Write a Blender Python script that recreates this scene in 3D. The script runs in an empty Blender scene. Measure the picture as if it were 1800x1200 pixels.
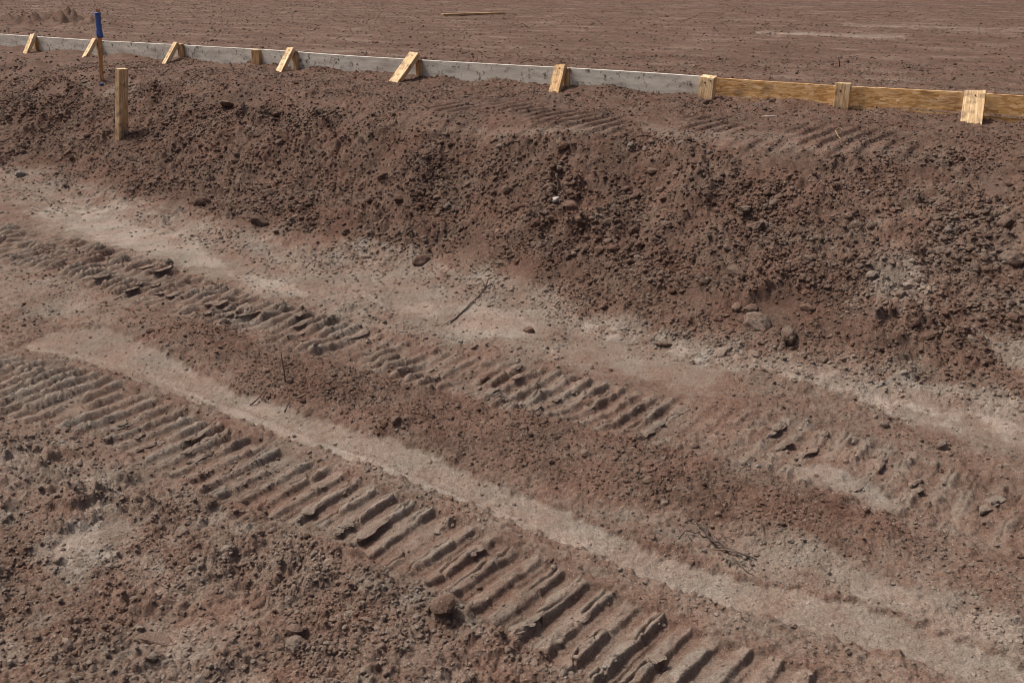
import bpy, bmesh, math, random
import numpy as np
from mathutils import Vector, Matrix
random.seed(7); rng = np.random.default_rng(11)
sc = bpy.context.scene; C = sc.collection
# ------------------------------------------------------------------ camera, sky, sun, exposure
F, CX, CY, CH, TH = 1720.0, 900.0, 600.0, 1.40, math.radians(20.85)
cd = bpy.data.cameras.new('camera'); cam = bpy.data.objects.new('camera', cd); C.objects.link(cam)
cd.sensor_width = 36; cd.lens = 36*F/1800; cd.clip_end = 3000; cd.clip_start = .05
cam.location = (0, 0, CH); cam.rotation_euler = (math.pi/2-TH, 0, 0); sc.camera = cam
SUN_EL, SUN_AZ = math.radians(60), math.radians(-66)      # azimuth from +Y, negative = to the left
w = bpy.data.worlds.new('World'); sc.world = w; w.use_nodes = True
nt = w.node_tree; bg = nt.nodes['Background']
sk = nt.nodes.new('ShaderNodeTexSky'); sk.sky_type = 'NISHITA'; sk.sun_disc = False
sk.sun_elevation = SUN_EL; sk.sun_rotation = SUN_AZ; sk.dust_density = 9; sk.air_density = .55; sk.ozone_density = .1
nt.links.new(sk.outputs[0], bg.inputs[0]); bg.inputs[1].default_value = .12
sd = bpy.data.lights.new('sun', 'SUN'); so = bpy.data.objects.new('sun', sd); C.objects.link(so)
sd.energy = 3.0; sd.angle = math.radians(.8); sd.color = (1, .94, .86)
tosun = Vector((math.sin(SUN_AZ)*math.cos(SUN_EL), math.cos(SUN_AZ)*math.cos(SUN_EL), math.sin(SUN_EL)))
so.rotation_euler = tosun.to_track_quat('Z', 'Y').to_euler()
sc.view_settings.view_transform = 'Standard'; sc.view_settings.look = 'None'
sc.view_settings.gamma = 1; sc.view_settings.exposure = 0.0; sc.view_settings.use_curve_mapping = False
sc.render.filter_size = 1.0
try: sc.cycles.filter_width = 1.0
except Exception: pass
sc.render.resolution_x = 1024; sc.render.resolution_y = 682

# ------------------------------------------------------------------ projection helpers (where a photo point lies on the land)
def project(x, y, z):
    a = y*math.cos(TH) - (z-CH)*math.sin(TH); b = y*math.sin(TH) + (z-CH)*math.cos(TH)
    return CX + F*x/a, CY - F*b/a
def unproj(px, py, z):
    dx, dv = (px-CX)/F, -(py-CY)/F
    vx, vy, vz = dx, math.cos(TH)+dv*math.sin(TH), -math.sin(TH)+dv*math.cos(TH)
    k = (z-CH)/vz
    return vx*k, vy*k
# ------------------------------------------------------------------ noise
PERM = rng.permutation(4096).astype(np.int64); RND = rng.random((4096, 4))
GA = rng.random(4096)*2*math.pi; GX, GY = np.cos(GA), np.sin(GA)
def hsh(i, j, k=0): return PERM[(PERM[(i + 77*k) & 4095] + j) & 4095]
def perlin(x, y, s, k=0):
    x = x*s + 13.7*k; y = y*s + 7.3*k
    xi = np.floor(x).astype(np.int64); yi = np.floor(y).astype(np.int64); fx = x-xi; fy = y-yi
    u = fx*fx*fx*(fx*(fx*6-15)+10); v = fy*fy*fy*(fy*(fy*6-15)+10)
    def g(a, b):
        h = hsh(xi+a, yi+b, k); return GX[h]*(fx-a) + GY[h]*(fy-b)
    n0 = g(0, 0)*(1-u) + g(1, 0)*u; n1 = g(0, 1)*(1-u) + g(1, 1)*u
    return (n0*(1-v) + n1*v)*1.5
def fbm(x, y, s, o=4, k=0, r=.5):
    t = 0; a = 1
    for i in range(o): t = t + a*perlin(x, y, s, k+i*3); s *= 2.03; a *= r
    return t
def clods(x, y, s, k=0, thr=.35, ax=1.0):
    """chunky crumbled soil: every cell is a broken lump with its own height and tilted top (height in units of 1/s)"""
    x = x*s + 5.1*k; y = y*s*ax + 9.7*k
    xi = np.floor(x).astype(np.int64); yi = np.floor(y).astype(np.int64)
    best = np.zeros_like(x)
    for a in (-1, 0, 1):
        for b in (-1, 0, 1):
            h = hsh(xi+a, yi+b, k); r = RND[h]
            cx = xi+a+.1+.8*r[:, 0]; cy = yi+b+.1+.8*r[:, 1]
            R = .28+.42*r[:, 2]*r[:, 2]+.1*r[:, 3]
            dx = (x-cx)/R; dy = (y-cy)/R; an = GA[h]
            p = np.cos(an)*dx + np.sin(an)*dy; q = -np.sin(an)*dx*1.35 + np.cos(an)*dy*1.35
            d = .5*np.sqrt(p*p+q*q) + .5*np.maximum(np.abs(p), np.abs(q))
            top = (R*.95)*(1 + .35*(r[:, 3]-.5)*2*p)*np.minimum(1, (1-d)*2.1)
            on = (r[:, 3] > thr) & (d < 1)
            best = np.where(on, np.maximum(best, top), best)
    return best/s
def sst(a, b, x):
    t = np.clip((x-a)/(b-a), 0, 1); return t*t*(3-2*t)
def poly(px, py, pts, soft):
    """1 inside the outline, fading over `soft` photo pixels"""
    pts = np.array(pts, float); n = len(pts); d = np.full(px.shape, 1e18); ins = np.zeros(px.shape, bool)
    for i in range(n):
        ax, ay = pts[i]; bx, by = pts[(i+1) % n]; ex, ey = bx-ax, by-ay
        t = np.clip(((px-ax)*ex+(py-ay)*ey)/(ex*ex+ey*ey), 0, 1)
        d = np.minimum(d, (px-ax-t*ex)**2+(py-ay-t*ey)**2)
        c = (ay > py) != (by > py)
        ins ^= c & (px < (bx-ax)*(py-ay)/(by-ay+1e-12)+ax)
    d = np.sqrt(d); s = np.where(ins, d, -d)
    return sst(-soft, soft, s)
# ------------------------------------------------------------------ land form
WA = math.radians(33.2); EX, EY = math.cos(WA), -math.sin(WA); NX, NY = math.sin(WA), math.cos(WA)
def line_st(pts, z):
    o = []
    for p in pts:
        x, y = unproj(p[0], p[1], z); o.append((x*EX+y*EY, x*NX+y*NY))
    o = np.array(o); return o[np.argsort(o[:, 0])]
TOE = line_st([(-500, 215), (-200, 250), (0, 288), (200, 335), (380, 385), (560, 425), (740, 462), (900, 488), (1020, 520), (1160, 562), (1330, 600), (1500, 630), (1800, 680), (2100, 740)], 0)
CREST = line_st([(-500, 75), (0, 125), (200, 145), (350, 165), (500, 185), (700, 212), (900, 240), (1200, 268), (1500, 285), (1800, 305), (2300, 345)], .56)
TA = math.radians(37.3); UX, UY = math.cos(TA), -math.sin(TA); VX, VY = math.sin(TA), math.cos(TA)
def line_uv(pts):
    o = []
    for p in pts:
        x, y = unproj(p[0], p[1], 0); o.append((x*UX+y*UY, x*VX+y*VY))
    o = np.array(o); return o[np.argsort(o[:, 0])]
N_HI = line_uv([(-300, 540), (0, 612), (200, 665), (350, 730), (600, 830), (900, 960), (1200, 1085), (1400, 1160), (1700, 1275), (2000, 1390)])
N_LO = line_uv([(-300, 640), (0, 722), (180, 775), (330, 850), (550, 925), (700, 1010), (870, 1100), (1000, 1170), (1250, 1310), (1500, 1450)])
F_HI = line_uv([(-300, 335), (0, 395), (150, 425), (300, 472), (500, 540), (700, 597), (850, 628), (1000, 652), (1150, 690), (1300, 722), (1500, 760), (1700, 825), (1900, 880), (2200, 970)])
F_LO = line_uv([(-300, 395), (0, 455), (150, 498), (300, 548), (420, 590), (600, 642), (780, 690), (900, 728), (1150, 788), (1300, 815), (1500, 875), (1650, 930), (1900, 1010), (2200, 1110)])
def macro(x, y):
    s = x*EX+y*EY; t = x*NX+y*NY
    a = np.interp(s, TOE[:, 0], TOE[:, 1]); b = np.interp(s, CREST[:, 0], CREST[:, 1])
    wob = .17*fbm(x, y, 1.1, 2, 40) + .07*perlin(x, y, 4, 44)
    u = (t+wob-a)/(b-a)
    uc = np.clip((u+.35)/1.85, 0, 1)
    S = .35*uc + .65*(uc*uc*(3-2*uc)) - .02*np.sin(uc*math.pi)
    z = .585*S + .01*sst(1, 2.2, u)
    apr = np.exp(-((u+.12)/.3)**2)*.03
    z = z + apr*(u < .6)
    return z, u
# ---- pale, dark and crumbled patches as the photo shows them
STRIP = [(20, 606), (50, 592), (110, 570), (190, 574), (310, 630), (420, 690), (580, 742), (700, 778), (830, 832), (1000, 902), (1130, 957), (1300, 1012), (1500, 1055), (1700, 1120), (2000, 1250), (2000, 1330), (1600, 1150), (1400, 1098), (1200, 1030), (1000, 958), (800, 880), (600, 803), (400, 728), (200, 655), (60, 615)]
PALE = [([(50, 372), (200, 350), (420, 400), (560, 440), (760, 470), (980, 500), (1020, 560), (1150, 600), (1270, 650), (1240, 690), (1000, 640), (760, 600), (560, 560), (380, 500), (240, 450), (90, 415)], 26, .34),
        ([(60, 378), (150, 368), (320, 410), (400, 470), (330, 470), (200, 430)], 16, .35),
        ([(400, 480), (520, 500), (540, 535), (430, 505)], 10, .3),
        ([(640, 520), (760, 530), (770, 560), (660, 545)], 12, .35),
        ([(760, 540), (900, 540), (950, 590), (800, 600)], 18, .25),
        ([(600, 425), (720, 435), (790, 470), (640, 460)], 12, .45),
        ([(1000, 560), (1250, 640), (1450, 700), (1700, 740), (1850, 800), (1850, 700), (1600, 665), (1400, 640), (1250, 600), (1100, 560)], 34, .5),
        ([(1540, 700), (1700, 725), (1850, 770), (1850, 800), (1640, 765), (1530, 725)], 16, .3),
        ([(1680, 570), (1800, 600), (1860, 660), (1760, 640)], 22, .55),
        ([(1500, 455), (1590, 440), (1640, 520), (1560, 560), (1520, 520)], 24, .4),
        ([(1360, 810), (1450, 815), (1600, 880), (1560, 895), (1420, 850)], 12, .55),
        ([(1500, 1040), (1600, 1035), (1850, 1120), (1850, 1260), (1650, 1180)], 30, .25),
        ([(1100, 900), (1400, 950), (1800, 1090), (1850, 1200), (1500, 1060), (1250, 1000)], 34, .32),
        ([(60, 990), (190, 915), (270, 925), (260, 975), (120, 1010)], 20, .5),
        ([(0, 790), (200, 830), (300, 900), (150, 900), (0, 870)], 40, .28),
        ([(260, 1010), (360, 1000), (360, 1060), (280, 1090)], 22, .25),
        ([(-40, 455), (150, 505), (330, 590), (200, 570), (-40, 540)], 30, .3),
        ([(1480, 330), (1800, 345), (1850, 560), (1500, 560)], 60, .2),
        ([(0, 285), (200, 335), (300, 375), (60, 370), (-50, 340)], 30, .25),
        ([(1330, 55), (1590, 62), (1590, 68), (1330, 61)], 4, .6), ([(1480, 40), (1850, 52), (1850, 58), (1480, 46)], 4, .4),
        ([(150, 148), (250, 140), (230, 175), (150, 170)], 10, .35),
        ([(730, 225), (1090, 222), (1080, 240), (740, 240)], 8, .3), ([(1120, 215), (1600, 250), (1600, 275), (1150, 250)], 10, .28)]
SMOOTH = [([(50, 372), (150, 358), (420, 450), (560, 520), (420, 500), (240, 450)], 18), ([(640, 505), (930, 530), (960, 600), (760, 590)], 22),
          ([(1000, 575), (1270, 640), (1290, 690), (1220, 740), (1000, 640)], 20), ([(1530, 695), (1850, 760), (1850, 800), (1620, 765)], 16),
          ([(1690, 565), (1860, 620), (1860, 700), (1740, 620)], 16), ([(1360, 800), (1480, 815), (1600, 880), (1560, 898), (1420, 850)], 10),
          ([(90, 985), (190, 918), (265, 930), (250, 975), (130, 1000)], 14), ([(1640, 740+0), (1800, 740), (1800, 760), (1650, 750)], 10),
          ([(1510, 1030), (1590, 1030), (1620, 1060), (1530, 1060)], 10), ([(1600, 1110), (1700, 1140), (1700, 1200), (1620, 1180)], 20),
          ([(1720, 305), (1780, 312), (1770, 350), (1735, 350)], 8)]
DARKER = [([(180, 540), (420, 590), (700, 660), (1000, 730), (1300, 820), (1560, 905), (1620, 960), (1420, 965), (1200, 915), (900, 830), (600, 740), (420, 680), (300, 600)], 30, .75),
          ([(300, 560), (520, 600), (640, 660), (480, 660)], 30, .3)]
BL = [(-100, 735), (150, 790), (320, 870), (520, 930), (690, 1020), (870, 1110), (1020, 1200), (1100, 1300), (-100, 1300)]
TRK2 = [[(700, 200), (830, 170), (1100, 205), (1110, 245), (760, 240)], [(1110, 212), (1230, 200), (1640, 240), (1640, 285), (1150, 252)]]
def bars(u, v, hw, pitch, k, sharp=.17, lump_=1.0):
    """prints of the track's cross bars: rounded ridges, broken and partly missing"""
    ph = u/pitch + .10*perlin(u, v, 2.2, k) + .05*perlin(u, v, 7, k+1)
    i = np.floor(ph).astype(np.int64); f = ph-i
    seg = np.floor(v*7 + RND[hsh(i, i*0, k)][:, 0]*5 + .25*perlin(u, v, 16, k+9)).astype(np.int64)
    r = RND[hsh(i, seg, k)]
    edge = .10+.05*perlin(u, v, 22, k+4)
    pr = sst(edge, edge+.30, f)*(1-sst(.60+edge*.7, .60+edge*.7+sharp, f))
    amp = np.where(r[:, 1] < .16, .30, .75+.55*r[:, 2])
    tilt = (f-.45)*(r[:, 3]-.2)*2.0*(r[:, 0] > .4)
    cr = np.abs((v*7 + RND[hsh(i, i*0, k)][:, 0]*5 + .25*perlin(u, v, 16, k+9)) % 1 - .5)
    crack = (1-sst(.0, .05, .5-cr))*(r[:, 0] > .4)
    slit = np.exp(-((f-.30-.25*r[:, 2]+.10*perlin(u, v, 20, k+6))/.045)**2)*(r[:, 2] > .42)
    pl = RND[hsh(i, seg, k+40)]; step = .30*(pl[:, 0]-.5)+.5*(pl[:, 1]-.5)*(f-.5)*(pl[:, 2] > .4)
    return step+pr*(amp+tilt+lump_*(.28*perlin(u, v, 34, k+5)+.25*perlin(u*.4, v, 14, k+7))) - .6*crack*pr - .7*slit*pr
def wclods(w, x, y, *a):
    out = np.zeros_like(x); i = w > .012
    if i.any(): out[i] = w[i]*clods(x[i], y[i], *a)
    return out
def land(x, y, fine=True):
    """height and soil attributes at world points"""
    z, ub = macro(x, y)
    px, py = project(x, y, z)
    wx = 16*perlin(x, y, 3, 60)+9*perlin(x, y, 9, 61)+5*perlin(x, y, 24, 62); wy = 8*perlin(x, y, 3, 63)+5*perlin(x, y, 9, 64)+3*perlin(x, y, 24, 65)
    sc_ = np.clip((py+60)/600, .12, 1.3); qx, qy = px+wx*sc_, py+wy*sc_
    front = (y > .3)
    d = np.sqrt(x*x+y*y)
    nb = .42*fbm(x, y, 2.6, 4, 46)
    bank = sst(-.30, .16, ub+nb)*(1-sst(.85, 1.6, ub+nb))
    terr = sst(.9, 1.5, ub)
    s_ = x*EX+y*EY; t_ = x*NX+y*NY
    tw = WALL_T
    beyond = sst(tw-.02, tw+.08, t_)
    low = 1-sst(-.25, 0, ub)
    dry = .34*low*(1-.8*bank) + .13*bank + terr*.13 + .02*beyond
    rough = .32*low*(1-bank) + 1.0*bank + .45*terr*(1-bank)*(1-beyond) + .13*beyond
    crumb = .25*low*(1-bank) + .9*bank + .35*terr*(1-bank)*(1-beyond) + .10*beyond
    dark = poly(qx, qy, DARKER[0][0], 30)*front; berm = dark*.9
    strip = poly(px+9*perlin(x, y, 28, 59)+2*perlin(x, y, 70, 57), py+(6*perlin(x, y, 28, 58)+3*perlin(x, y, 9, 56)+2*perlin(x, y, 70, 55))*sc_, STRIP, 6)*front
    for p, sft, a in PALE:
        m = poly(qx, qy, p, sft)*front; m = sst(.25, .75, m+.45*fbm(x, y, 14, 3, 66)*(m > .01)*(m < .995)); dry = dry + .85*a*m*(.8+.5*perlin(x, y, 5, 66))
    dry = dry*(1-.72*berm) + .03*berm
    rough = rough*(1-berm)+.42*berm; crumb = crumb*(1-berm)+.8*berm
    bl = poly(qx, qy, BL, 22)*front
    rough = np.maximum(rough, .85*bl); crumb = np.maximum(crumb, .8*bl); dry = dry*(1-.22*bl)+bl*(.09+.22*sst(.1, .55, fbm(x, y, 6, 3, 83))); rough = rough*(1-bl*.5*sst(-.1, .4, fbm(x, y, 4, 2, 84)))
    rsp = poly(qx, qy, [(1020, 540), (1300, 575), (1900, 600), (1900, 720), (1500, 680), (1250, 625)], 30)*front   # spilled soil at the bank's foot, right
    rough = np.maximum(rough, .6*rsp); crumb = np.maximum(crumb, .6*rsp)
    sm = np.zeros_like(x)
    for p, sft in SMOOTH: sm = np.maximum(sm, poly(qx, qy, p, sft)*front)
    rough = rough*(1-.86*sm); crumb = crumb*(1-.85*sm)
    dry = np.maximum(dry*(1-strip), strip*(.54+.16*sst(60, 500, px)+.1*perlin(x, y, 6, 67))); rough = rough*(1-.9*strip)+.05*strip; crumb = crumb*(1-.93*strip)
    # ---- tracks
    u = x*UX+y*UY; v = x*VX+y*VY
    nh = np.interp(u, N_HI[:, 0], N_HI[:, 1]); nl = np.interp(u, N_LO[:, 0], N_LO[:, 1])
    fh = np.interp(u, F_HI[:, 0], F_HI[:, 1]); fl = np.interp(u, F_LO[:, 0], F_LO[:, 1])
    e1 = .012*perlin(u, v, 9, 70)+.008*perlin(u, v, 30, 71)
    tn = sst(-.012, .012, v+e1*2.2-nl)*(1-sst(-.006, .006, v+e1*.5-nh+.012))*low*front
    tf = sst(-.03, .03, v+e1*3-fl)*(1-sst(-.02, .02, v+e1*2-fh))*low*front
    gap = sst(.0, 1.0, poly(qx, qy, [(1200, 660), (1290, 690), (1290, 800), (1190, 800)], 22)); tf = tf*(1-.65*gap)
    tf = tf*(1-.75*poly(qx, qy, SMOOTH[5][0], 12))
    rot = poly(qx, qy, [(40, 740), (300, 745), (520, 850), (480, 900), (330, 850), (150, 790)], 20)      # crumbled lower edge
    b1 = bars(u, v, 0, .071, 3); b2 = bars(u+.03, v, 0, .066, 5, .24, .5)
    fade = sst(1120, 1300, px)*front; brk = sst(-.05, .30, fbm(u, v, 7, 2, 79)+.02)
    fbr = sst(-.35, .5, perlin(u*1.6, v*5, 1.7, 74)+.15)*(1-.8*fade*(1-brk))
    # land relief
    z = z + .02*fbm(x, y, 1.1, 2, 80)*(.4+low*.6) + .022*berm + .018*bl - .012*strip*low
    z = z - .015*tn - .010*tf
    lip = np.exp(-((v-nh-.005+e1)/.012)**2)*low*front
    z = z + .004*lip
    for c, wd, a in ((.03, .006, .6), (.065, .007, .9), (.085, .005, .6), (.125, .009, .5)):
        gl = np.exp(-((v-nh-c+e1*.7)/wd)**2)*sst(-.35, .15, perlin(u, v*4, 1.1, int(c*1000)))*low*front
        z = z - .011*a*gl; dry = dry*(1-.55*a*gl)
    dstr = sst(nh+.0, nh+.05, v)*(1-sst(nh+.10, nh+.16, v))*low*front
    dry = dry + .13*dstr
    A1 = .022*(.7+.3*sst(-.3, .2, perlin(u, v, 1.3, 75)))
    z = z + tn*A1*b1*(1-.35*rot)
    z = z + tf*(.0175+.009*(1-sst(600, 850, px)))*b2*(.42*(1-.6*fade)+.6*fbr) + tf*.008*fbm(x, y, 12, 3, 73)
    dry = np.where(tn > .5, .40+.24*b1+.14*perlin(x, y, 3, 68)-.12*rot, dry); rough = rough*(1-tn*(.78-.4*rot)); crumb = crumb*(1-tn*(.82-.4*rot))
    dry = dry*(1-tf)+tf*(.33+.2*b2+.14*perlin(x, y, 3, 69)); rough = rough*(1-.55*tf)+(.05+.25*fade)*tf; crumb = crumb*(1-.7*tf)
    t2 = np.maximum(poly(qx, qy, TRK2[0], 9), poly(qx, qy, TRK2[1], 9))*front*terr
    ph = u/.095+.15*perlin(x, y, 2, 77); f = ph-np.floor(ph)
    z = z + t2*.019*(sst(.1, .3, f)*(1-sst(.6, .78, f))-.4)*sst(-.5, .1, perlin(x, y, 2.2, 78)); rough = rough*(1-.7*t2); crumb = crumb*(1-.6*t2)
    # broken soil, down to the scale the sheet can carry at that distance
    g1 = 1-sst(9, 14, d); g2 = 1-sst(7.5, 10.5, d); g3 = 1-sst(6, 9, d); g4 = 1-sst(2.6, 3.6, d)
    big = rough**1.5
    var = .55+.9*sst(-.35, .55, fbm(x, y, 2.3, 2, 90))
    z = z + wclods(big*g1*var*.27, x, y, 7.5, 1, .72) + big*g1*.030*fbm(x, y, 3.2, 3, 91)
    z = z + wclods(rough*g1*var*.42, x, y, 15, 2, .45)
    z = z + wclods(rough*g2*(.5+.6*var)*.58, x, y, 31, 4, .28)
    z = z + wclods(np.minimum(1, rough+.12)*g3*.62, x, y, 60, 6, .25)
    z = z + wclods((rough*.8+.10+.3*crumb)*g4*.5, x, y, 115, 8, .3)
    z = z + (.15+rough)*.009*fbm(x, y, 13, 3, 92)*g2 + .0050*(.3+rough)*fbm(x, y, 50, 2, 93)*g3
    # flaky bedding that leans with the digging direction on the bank and in the near-left spoil
    lean = np.maximum(bank, bl*.8)*g2
    z = z + lean*.013*np.abs(perlin(x*.8+y*.5, (y*.9-x*.5)*2.6, 5.5, 95))*sst(0, .4, perlin(x, y, 1.7, 96)+.1)
    # graded pad behind the boards: scraped streaks parallel to the boards
    z = z + beyond*(.006*fbm(s_*.35, t_*1.6, 1.4, 3, 97)+.012*perlin(s_*.3, t_, .5, 98)-.0)
    z = z + wclods(beyond*.11*(1-sst(16, 34, d)), x, y, 9, 9, .45)+ wclods(beyond*.2*(1-sst(9, 16, d)), x, y, 22, 10, .5)
    strk = fbm(s_*.5, t_*1.5, 1.6, 5, 99, .65)
    dry = dry + beyond*(.15*strk+.12*sst(.35, .75, strk))
    z = z + terr*(1-beyond)*(.012+.035*(1-sst(-4, 1, s_)))*np.exp(-((t_-tw)/.13)**2)*(.6+perlin(s_, s_*0, 2.3, 87)) - .02*sst(-2, 2, s_)*terr*(1-beyond)  # soil pushed against the boards
    hump = np.exp(-(((px-95)/95)**2+((py-40)/9)**2))*beyond*front
    z = z + .16*hump*(.4+np.abs(perlin(x, y, 2.5, 88))*2)*(.6+.6*perlin(x, y, 9, 89)); dry = dry*(1-.8*hump)
    dry = dry + .10*fbm(x, y, 4.2, 3, 85)*(1-strip*.6) + .05*perlin(x, y, 30, 86)
    return z, np.clip(dry, 0, 1), np.clip(rough, 0, 1), np.clip(crumb, 0, 1), strip, bank
wx0, wy0 = unproj(0, 55, .742); wx1, wy1 = unproj(1800, 180, .742)
WALL_T = .5*((wx0*NX+wy0*NY)+(wx1*NX+wy1*NY))
def hit(px, py):
    """the world point that the photo's pixel shows, on the macro land form"""
    dx, dv = (px-CX)/F, -(py-CY)/F
    vy, vz = math.cos(TH)+dv*math.sin(TH), -math.sin(TH)+dv*math.cos(TH)
    k = np.linspace(1.2, 40, 8000); X, Y, Z = dx*k, vy*k, CH+vz*k
    g = macro(X, Y)[0]; i = int(np.argmax(Z < g)); 
    return float(X[i]), float(Y[i])
def gz(x, y): return float(land(np.array([x], float), np.array([y], float))[0][0])

# ------------------------------------------------------------------ materials
def mat(name, rough=.9):
    m = bpy.data.materials.new(name); m.use_nodes = True; n = m.node_tree
    b = n.nodes['Principled BSDF']; b.inputs['Roughness'].default_value = rough; b.inputs['Specular IOR Level'].default_value = .2
    return m, n, b
def N(n, t, **kw):
    o = n.nodes.new(t)
    for k, v in kw.items():
        if k in o.inputs: o.inputs[k].default_value = v
        else: setattr(o, k, v)
    return o
def ramp(n, src, stops):
    r = n.nodes.new('ShaderNodeValToRGB'); e = r.color_ramp.elements
    while len(e) < len(stops): e.new(.5)
    for q, (p, c) in zip(e, stops): q.position = p; q.color = (*c, 1) if len(c) == 3 else c
    n.links.new(src, r.inputs[0]); return r.outputs[0]
def mixc(n, a, b, f, mode='MIX'):
    m = n.nodes.new('ShaderNodeMix'); m.data_type = 'RGBA'; m.blend_type = mode
    for s, v in ((6, a), (7, b), (0, f)):
        if hasattr(v, 'is_output'): n.links.new(v, m.inputs[s])
        else: m.inputs[s].default_value = v if not isinstance(v, tuple) else (*v, 1)
    return m.outputs[2]
def math_(n, op, a, b=None, cl=False):
    m = n.nodes.new('ShaderNodeMath'); m.operation = op; m.use_clamp = cl
    for i, v in enumerate((a, b)):
        if v is None: continue
        if hasattr(v, 'is_output'): n.links.new(v, m.inputs[i])
        else: m.inputs[i].default_value = v
    return m.outputs[0]
DARK, MID, DRY, CRUST = (.090, .055, .041), (.143, .095, .073), (.206, .167, .137), (.290, .246, .209)
def soil(name, inst=False):
    m, n, b = mat(name, .95)
    b.inputs['Specular IOR Level'].default_value = .12
    at = N(n, 'ShaderNodeAttribute', attribute_name='dry', attribute_type='INSTANCER' if inst else 'GEOMETRY')
    tc = N(n, 'ShaderNodeNewGeometry') ; pos = tc.outputs['Position']
    def nz(s, det=3, r=.6):
        o = N(n, 'ShaderNodeTexNoise', Scale=s, Detail=det, Roughness=r); n.links.new(pos, o.inputs['Vector']); return o.outputs['Fac']
    n1, n2, n3, n4 = nz(14, 6, .7), nz(70, 4, .7), nz(210, 3, .75), nz(5, 3)
    d = math_(n, 'ADD', at.outputs['Fac'], math_(n, 'MULTIPLY', math_(n, 'SUBTRACT', n1, .5), .75))
    d = math_(n, 'ADD', d, math_(n, 'MULTIPLY', math_(n, 'SUBTRACT', n2, .5), .80), True)
    if inst:
        oi = N(n, 'ShaderNodeObjectInfo'); d = math_(n, 'ADD', d, math_(n, 'MULTIPLY', math_(n, 'SUBTRACT', oi.outputs['Random'], .18), .36), True)
    col = ramp(n, d, [(0, DARK), (.28, MID), (.68, DRY), (1, CRUST)])
    col = mixc(n, col, mixc(n, (1.08, .98, .95), (.95, 1.01, 1.02), ramp(n, n4, [(.35, (0, 0, 0)), (.65, (1, 1, 1))])), .8, 'MULTIPLY')
    col = mixc(n, col, ramp(n, n3, [(.3, (.60, .59, .58)), (.5, (1, 1, 1)), (.7, (1.40, 1.39, 1.38))]), .85, 'MULTIPLY')
    vo = N(n, 'ShaderNodeTexVoronoi', Scale=170.0); n.links.new(pos, vo.inputs['Vector'])
    sp = math_(n, 'MULTIPLY', math_(n, 'LESS_THAN', vo.outputs['Distance'], .30), math_(n, 'GREATER_THAN', N(n, 'ShaderNodeSeparateColor').outputs[0], .5))
    s2 = [q for q in n.nodes if q.type == 'SEPARATE_COLOR'][-1]; n.links.new(vo.outputs['Color'], s2.inputs[0])
    grit = math_(n, 'MULTIPLY', math_(n, 'LESS_THAN', vo.outputs['Distance'], .28), math_(n, 'GREATER_THAN', s2.outputs[0], .90))
    col = mixc(n, col, (.40, .33, .29), math_(n, 'MULTIPLY', grit, .55))
    pit = math_(n, 'MULTIPLY', math_(n, 'LESS_THAN', vo.outputs['Distance'], .32), math_(n, 'LESS_THAN', s2.outputs[1], .10))
    col = mixc(n, col, (.060, .040, .032), math_(n, 'MULTIPLY', pit, .6))
    n.links.new(col, b.inputs['Base Color'])
    h = math_(n, 'ADD', math_(n, 'MULTIPLY', n2, .010), math_(n, 'MULTIPLY', n3, .0045))
    bp = N(n, 'ShaderNodeBump', Strength=.8, Distance=1.0); n.links.new(h, bp.inputs['Height']); n.links.new(bp.outputs[0], b.inputs['Normal'])
    return m
M = {'soil': soil('graded_soil'), 'crumb': soil('crumbled_soil', True)}
def clodmat():
    m = soil('clod_soil'); n = m.node_tree
    a = [q for q in n.nodes if q.type == 'ATTRIBUTE'][0]; a.attribute_name = 'dry'; a.attribute_type = 'OBJECT'; return m
M['clod'] = clodmat()
def wood(name, c0, c1, c2, grey=0):
    m, n, b = mat(name, .75)
    tc = N(n, 'ShaderNodeTexCoord'); mp = N(n, 'ShaderNodeMapping'); n.links.new(tc.outputs['Object'], mp.inputs[0])
    oi = N(n, 'ShaderNodeObjectInfo'); ad = N(n, 'ShaderNodeVectorMath', operation='ADD'); n.links.new(mp.outputs[0], ad.inputs[0])
    cm = N(n, 'ShaderNodeCombineXYZ'); n.links.new(math_(n, 'MULTIPLY', oi.outputs['Random'], 37), cm.inputs[0]); n.links.new(cm.outputs[0], ad.inputs[1])
    mp.inputs['Scale'].default_value = (34, 34, 2.2)
    a = N(n, 'ShaderNodeTexNoise', Scale=1.4, Detail=4.0, Distortion=.9); n.links.new(ad.outputs[0], a.inputs['Vector'])
    k = N(n, 'ShaderNodeTexNoise', Scale=5.0, Detail=2.0); n.links.new(ad.outputs[0], k.inputs['Vector'])
    col = ramp(n, a.outputs['Fac'], [(.28, c0), (.42, c1), (.52, c2), (.60, c1), (.72, c0)])
    col = mixc(n, col, ramp(n, k.outputs['Fac'], [(.3, (.8, .78, .74)), (.6, (1.08, 1.08, 1.08))]), 1.0, 'MULTIPLY')
    tz = N(n, 'ShaderNodeTexNoise', Scale=22.0, Detail=3.0); n.links.new(tc.outputs['Object'], tz.inputs['Vector'])
    col = mixc(n, col, (.16, .105, .075), math_(n, 'MULTIPLY', ramp(n, tz.outputs['Fac'], [(.50, (0, 0, 0)), (.66, (1, 1, 1))]), .62))
    n.links.new(col, b.inputs['Base Color'])
    bp = N(n, 'ShaderNodeBump', Strength=.4, Distance=.003); n.links.new(a.outputs['Fac'], bp.inputs['Height']); n.links.new(bp.outputs[0], b.inputs['Normal'])
    return m
M['pine'] = wood('fresh_pine', (.86, .70, .48), (.78, .60, .37), (.58, .37, .18))
M['pine2'] = wood('yellow_pine', (.74, .54, .31), (.66, .45, .24), (.46, .27, .12))
M['lath'] = wood('brown_lath', (.66, .38, .18), (.60, .33, .15), (.46, .23, .10))
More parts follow.
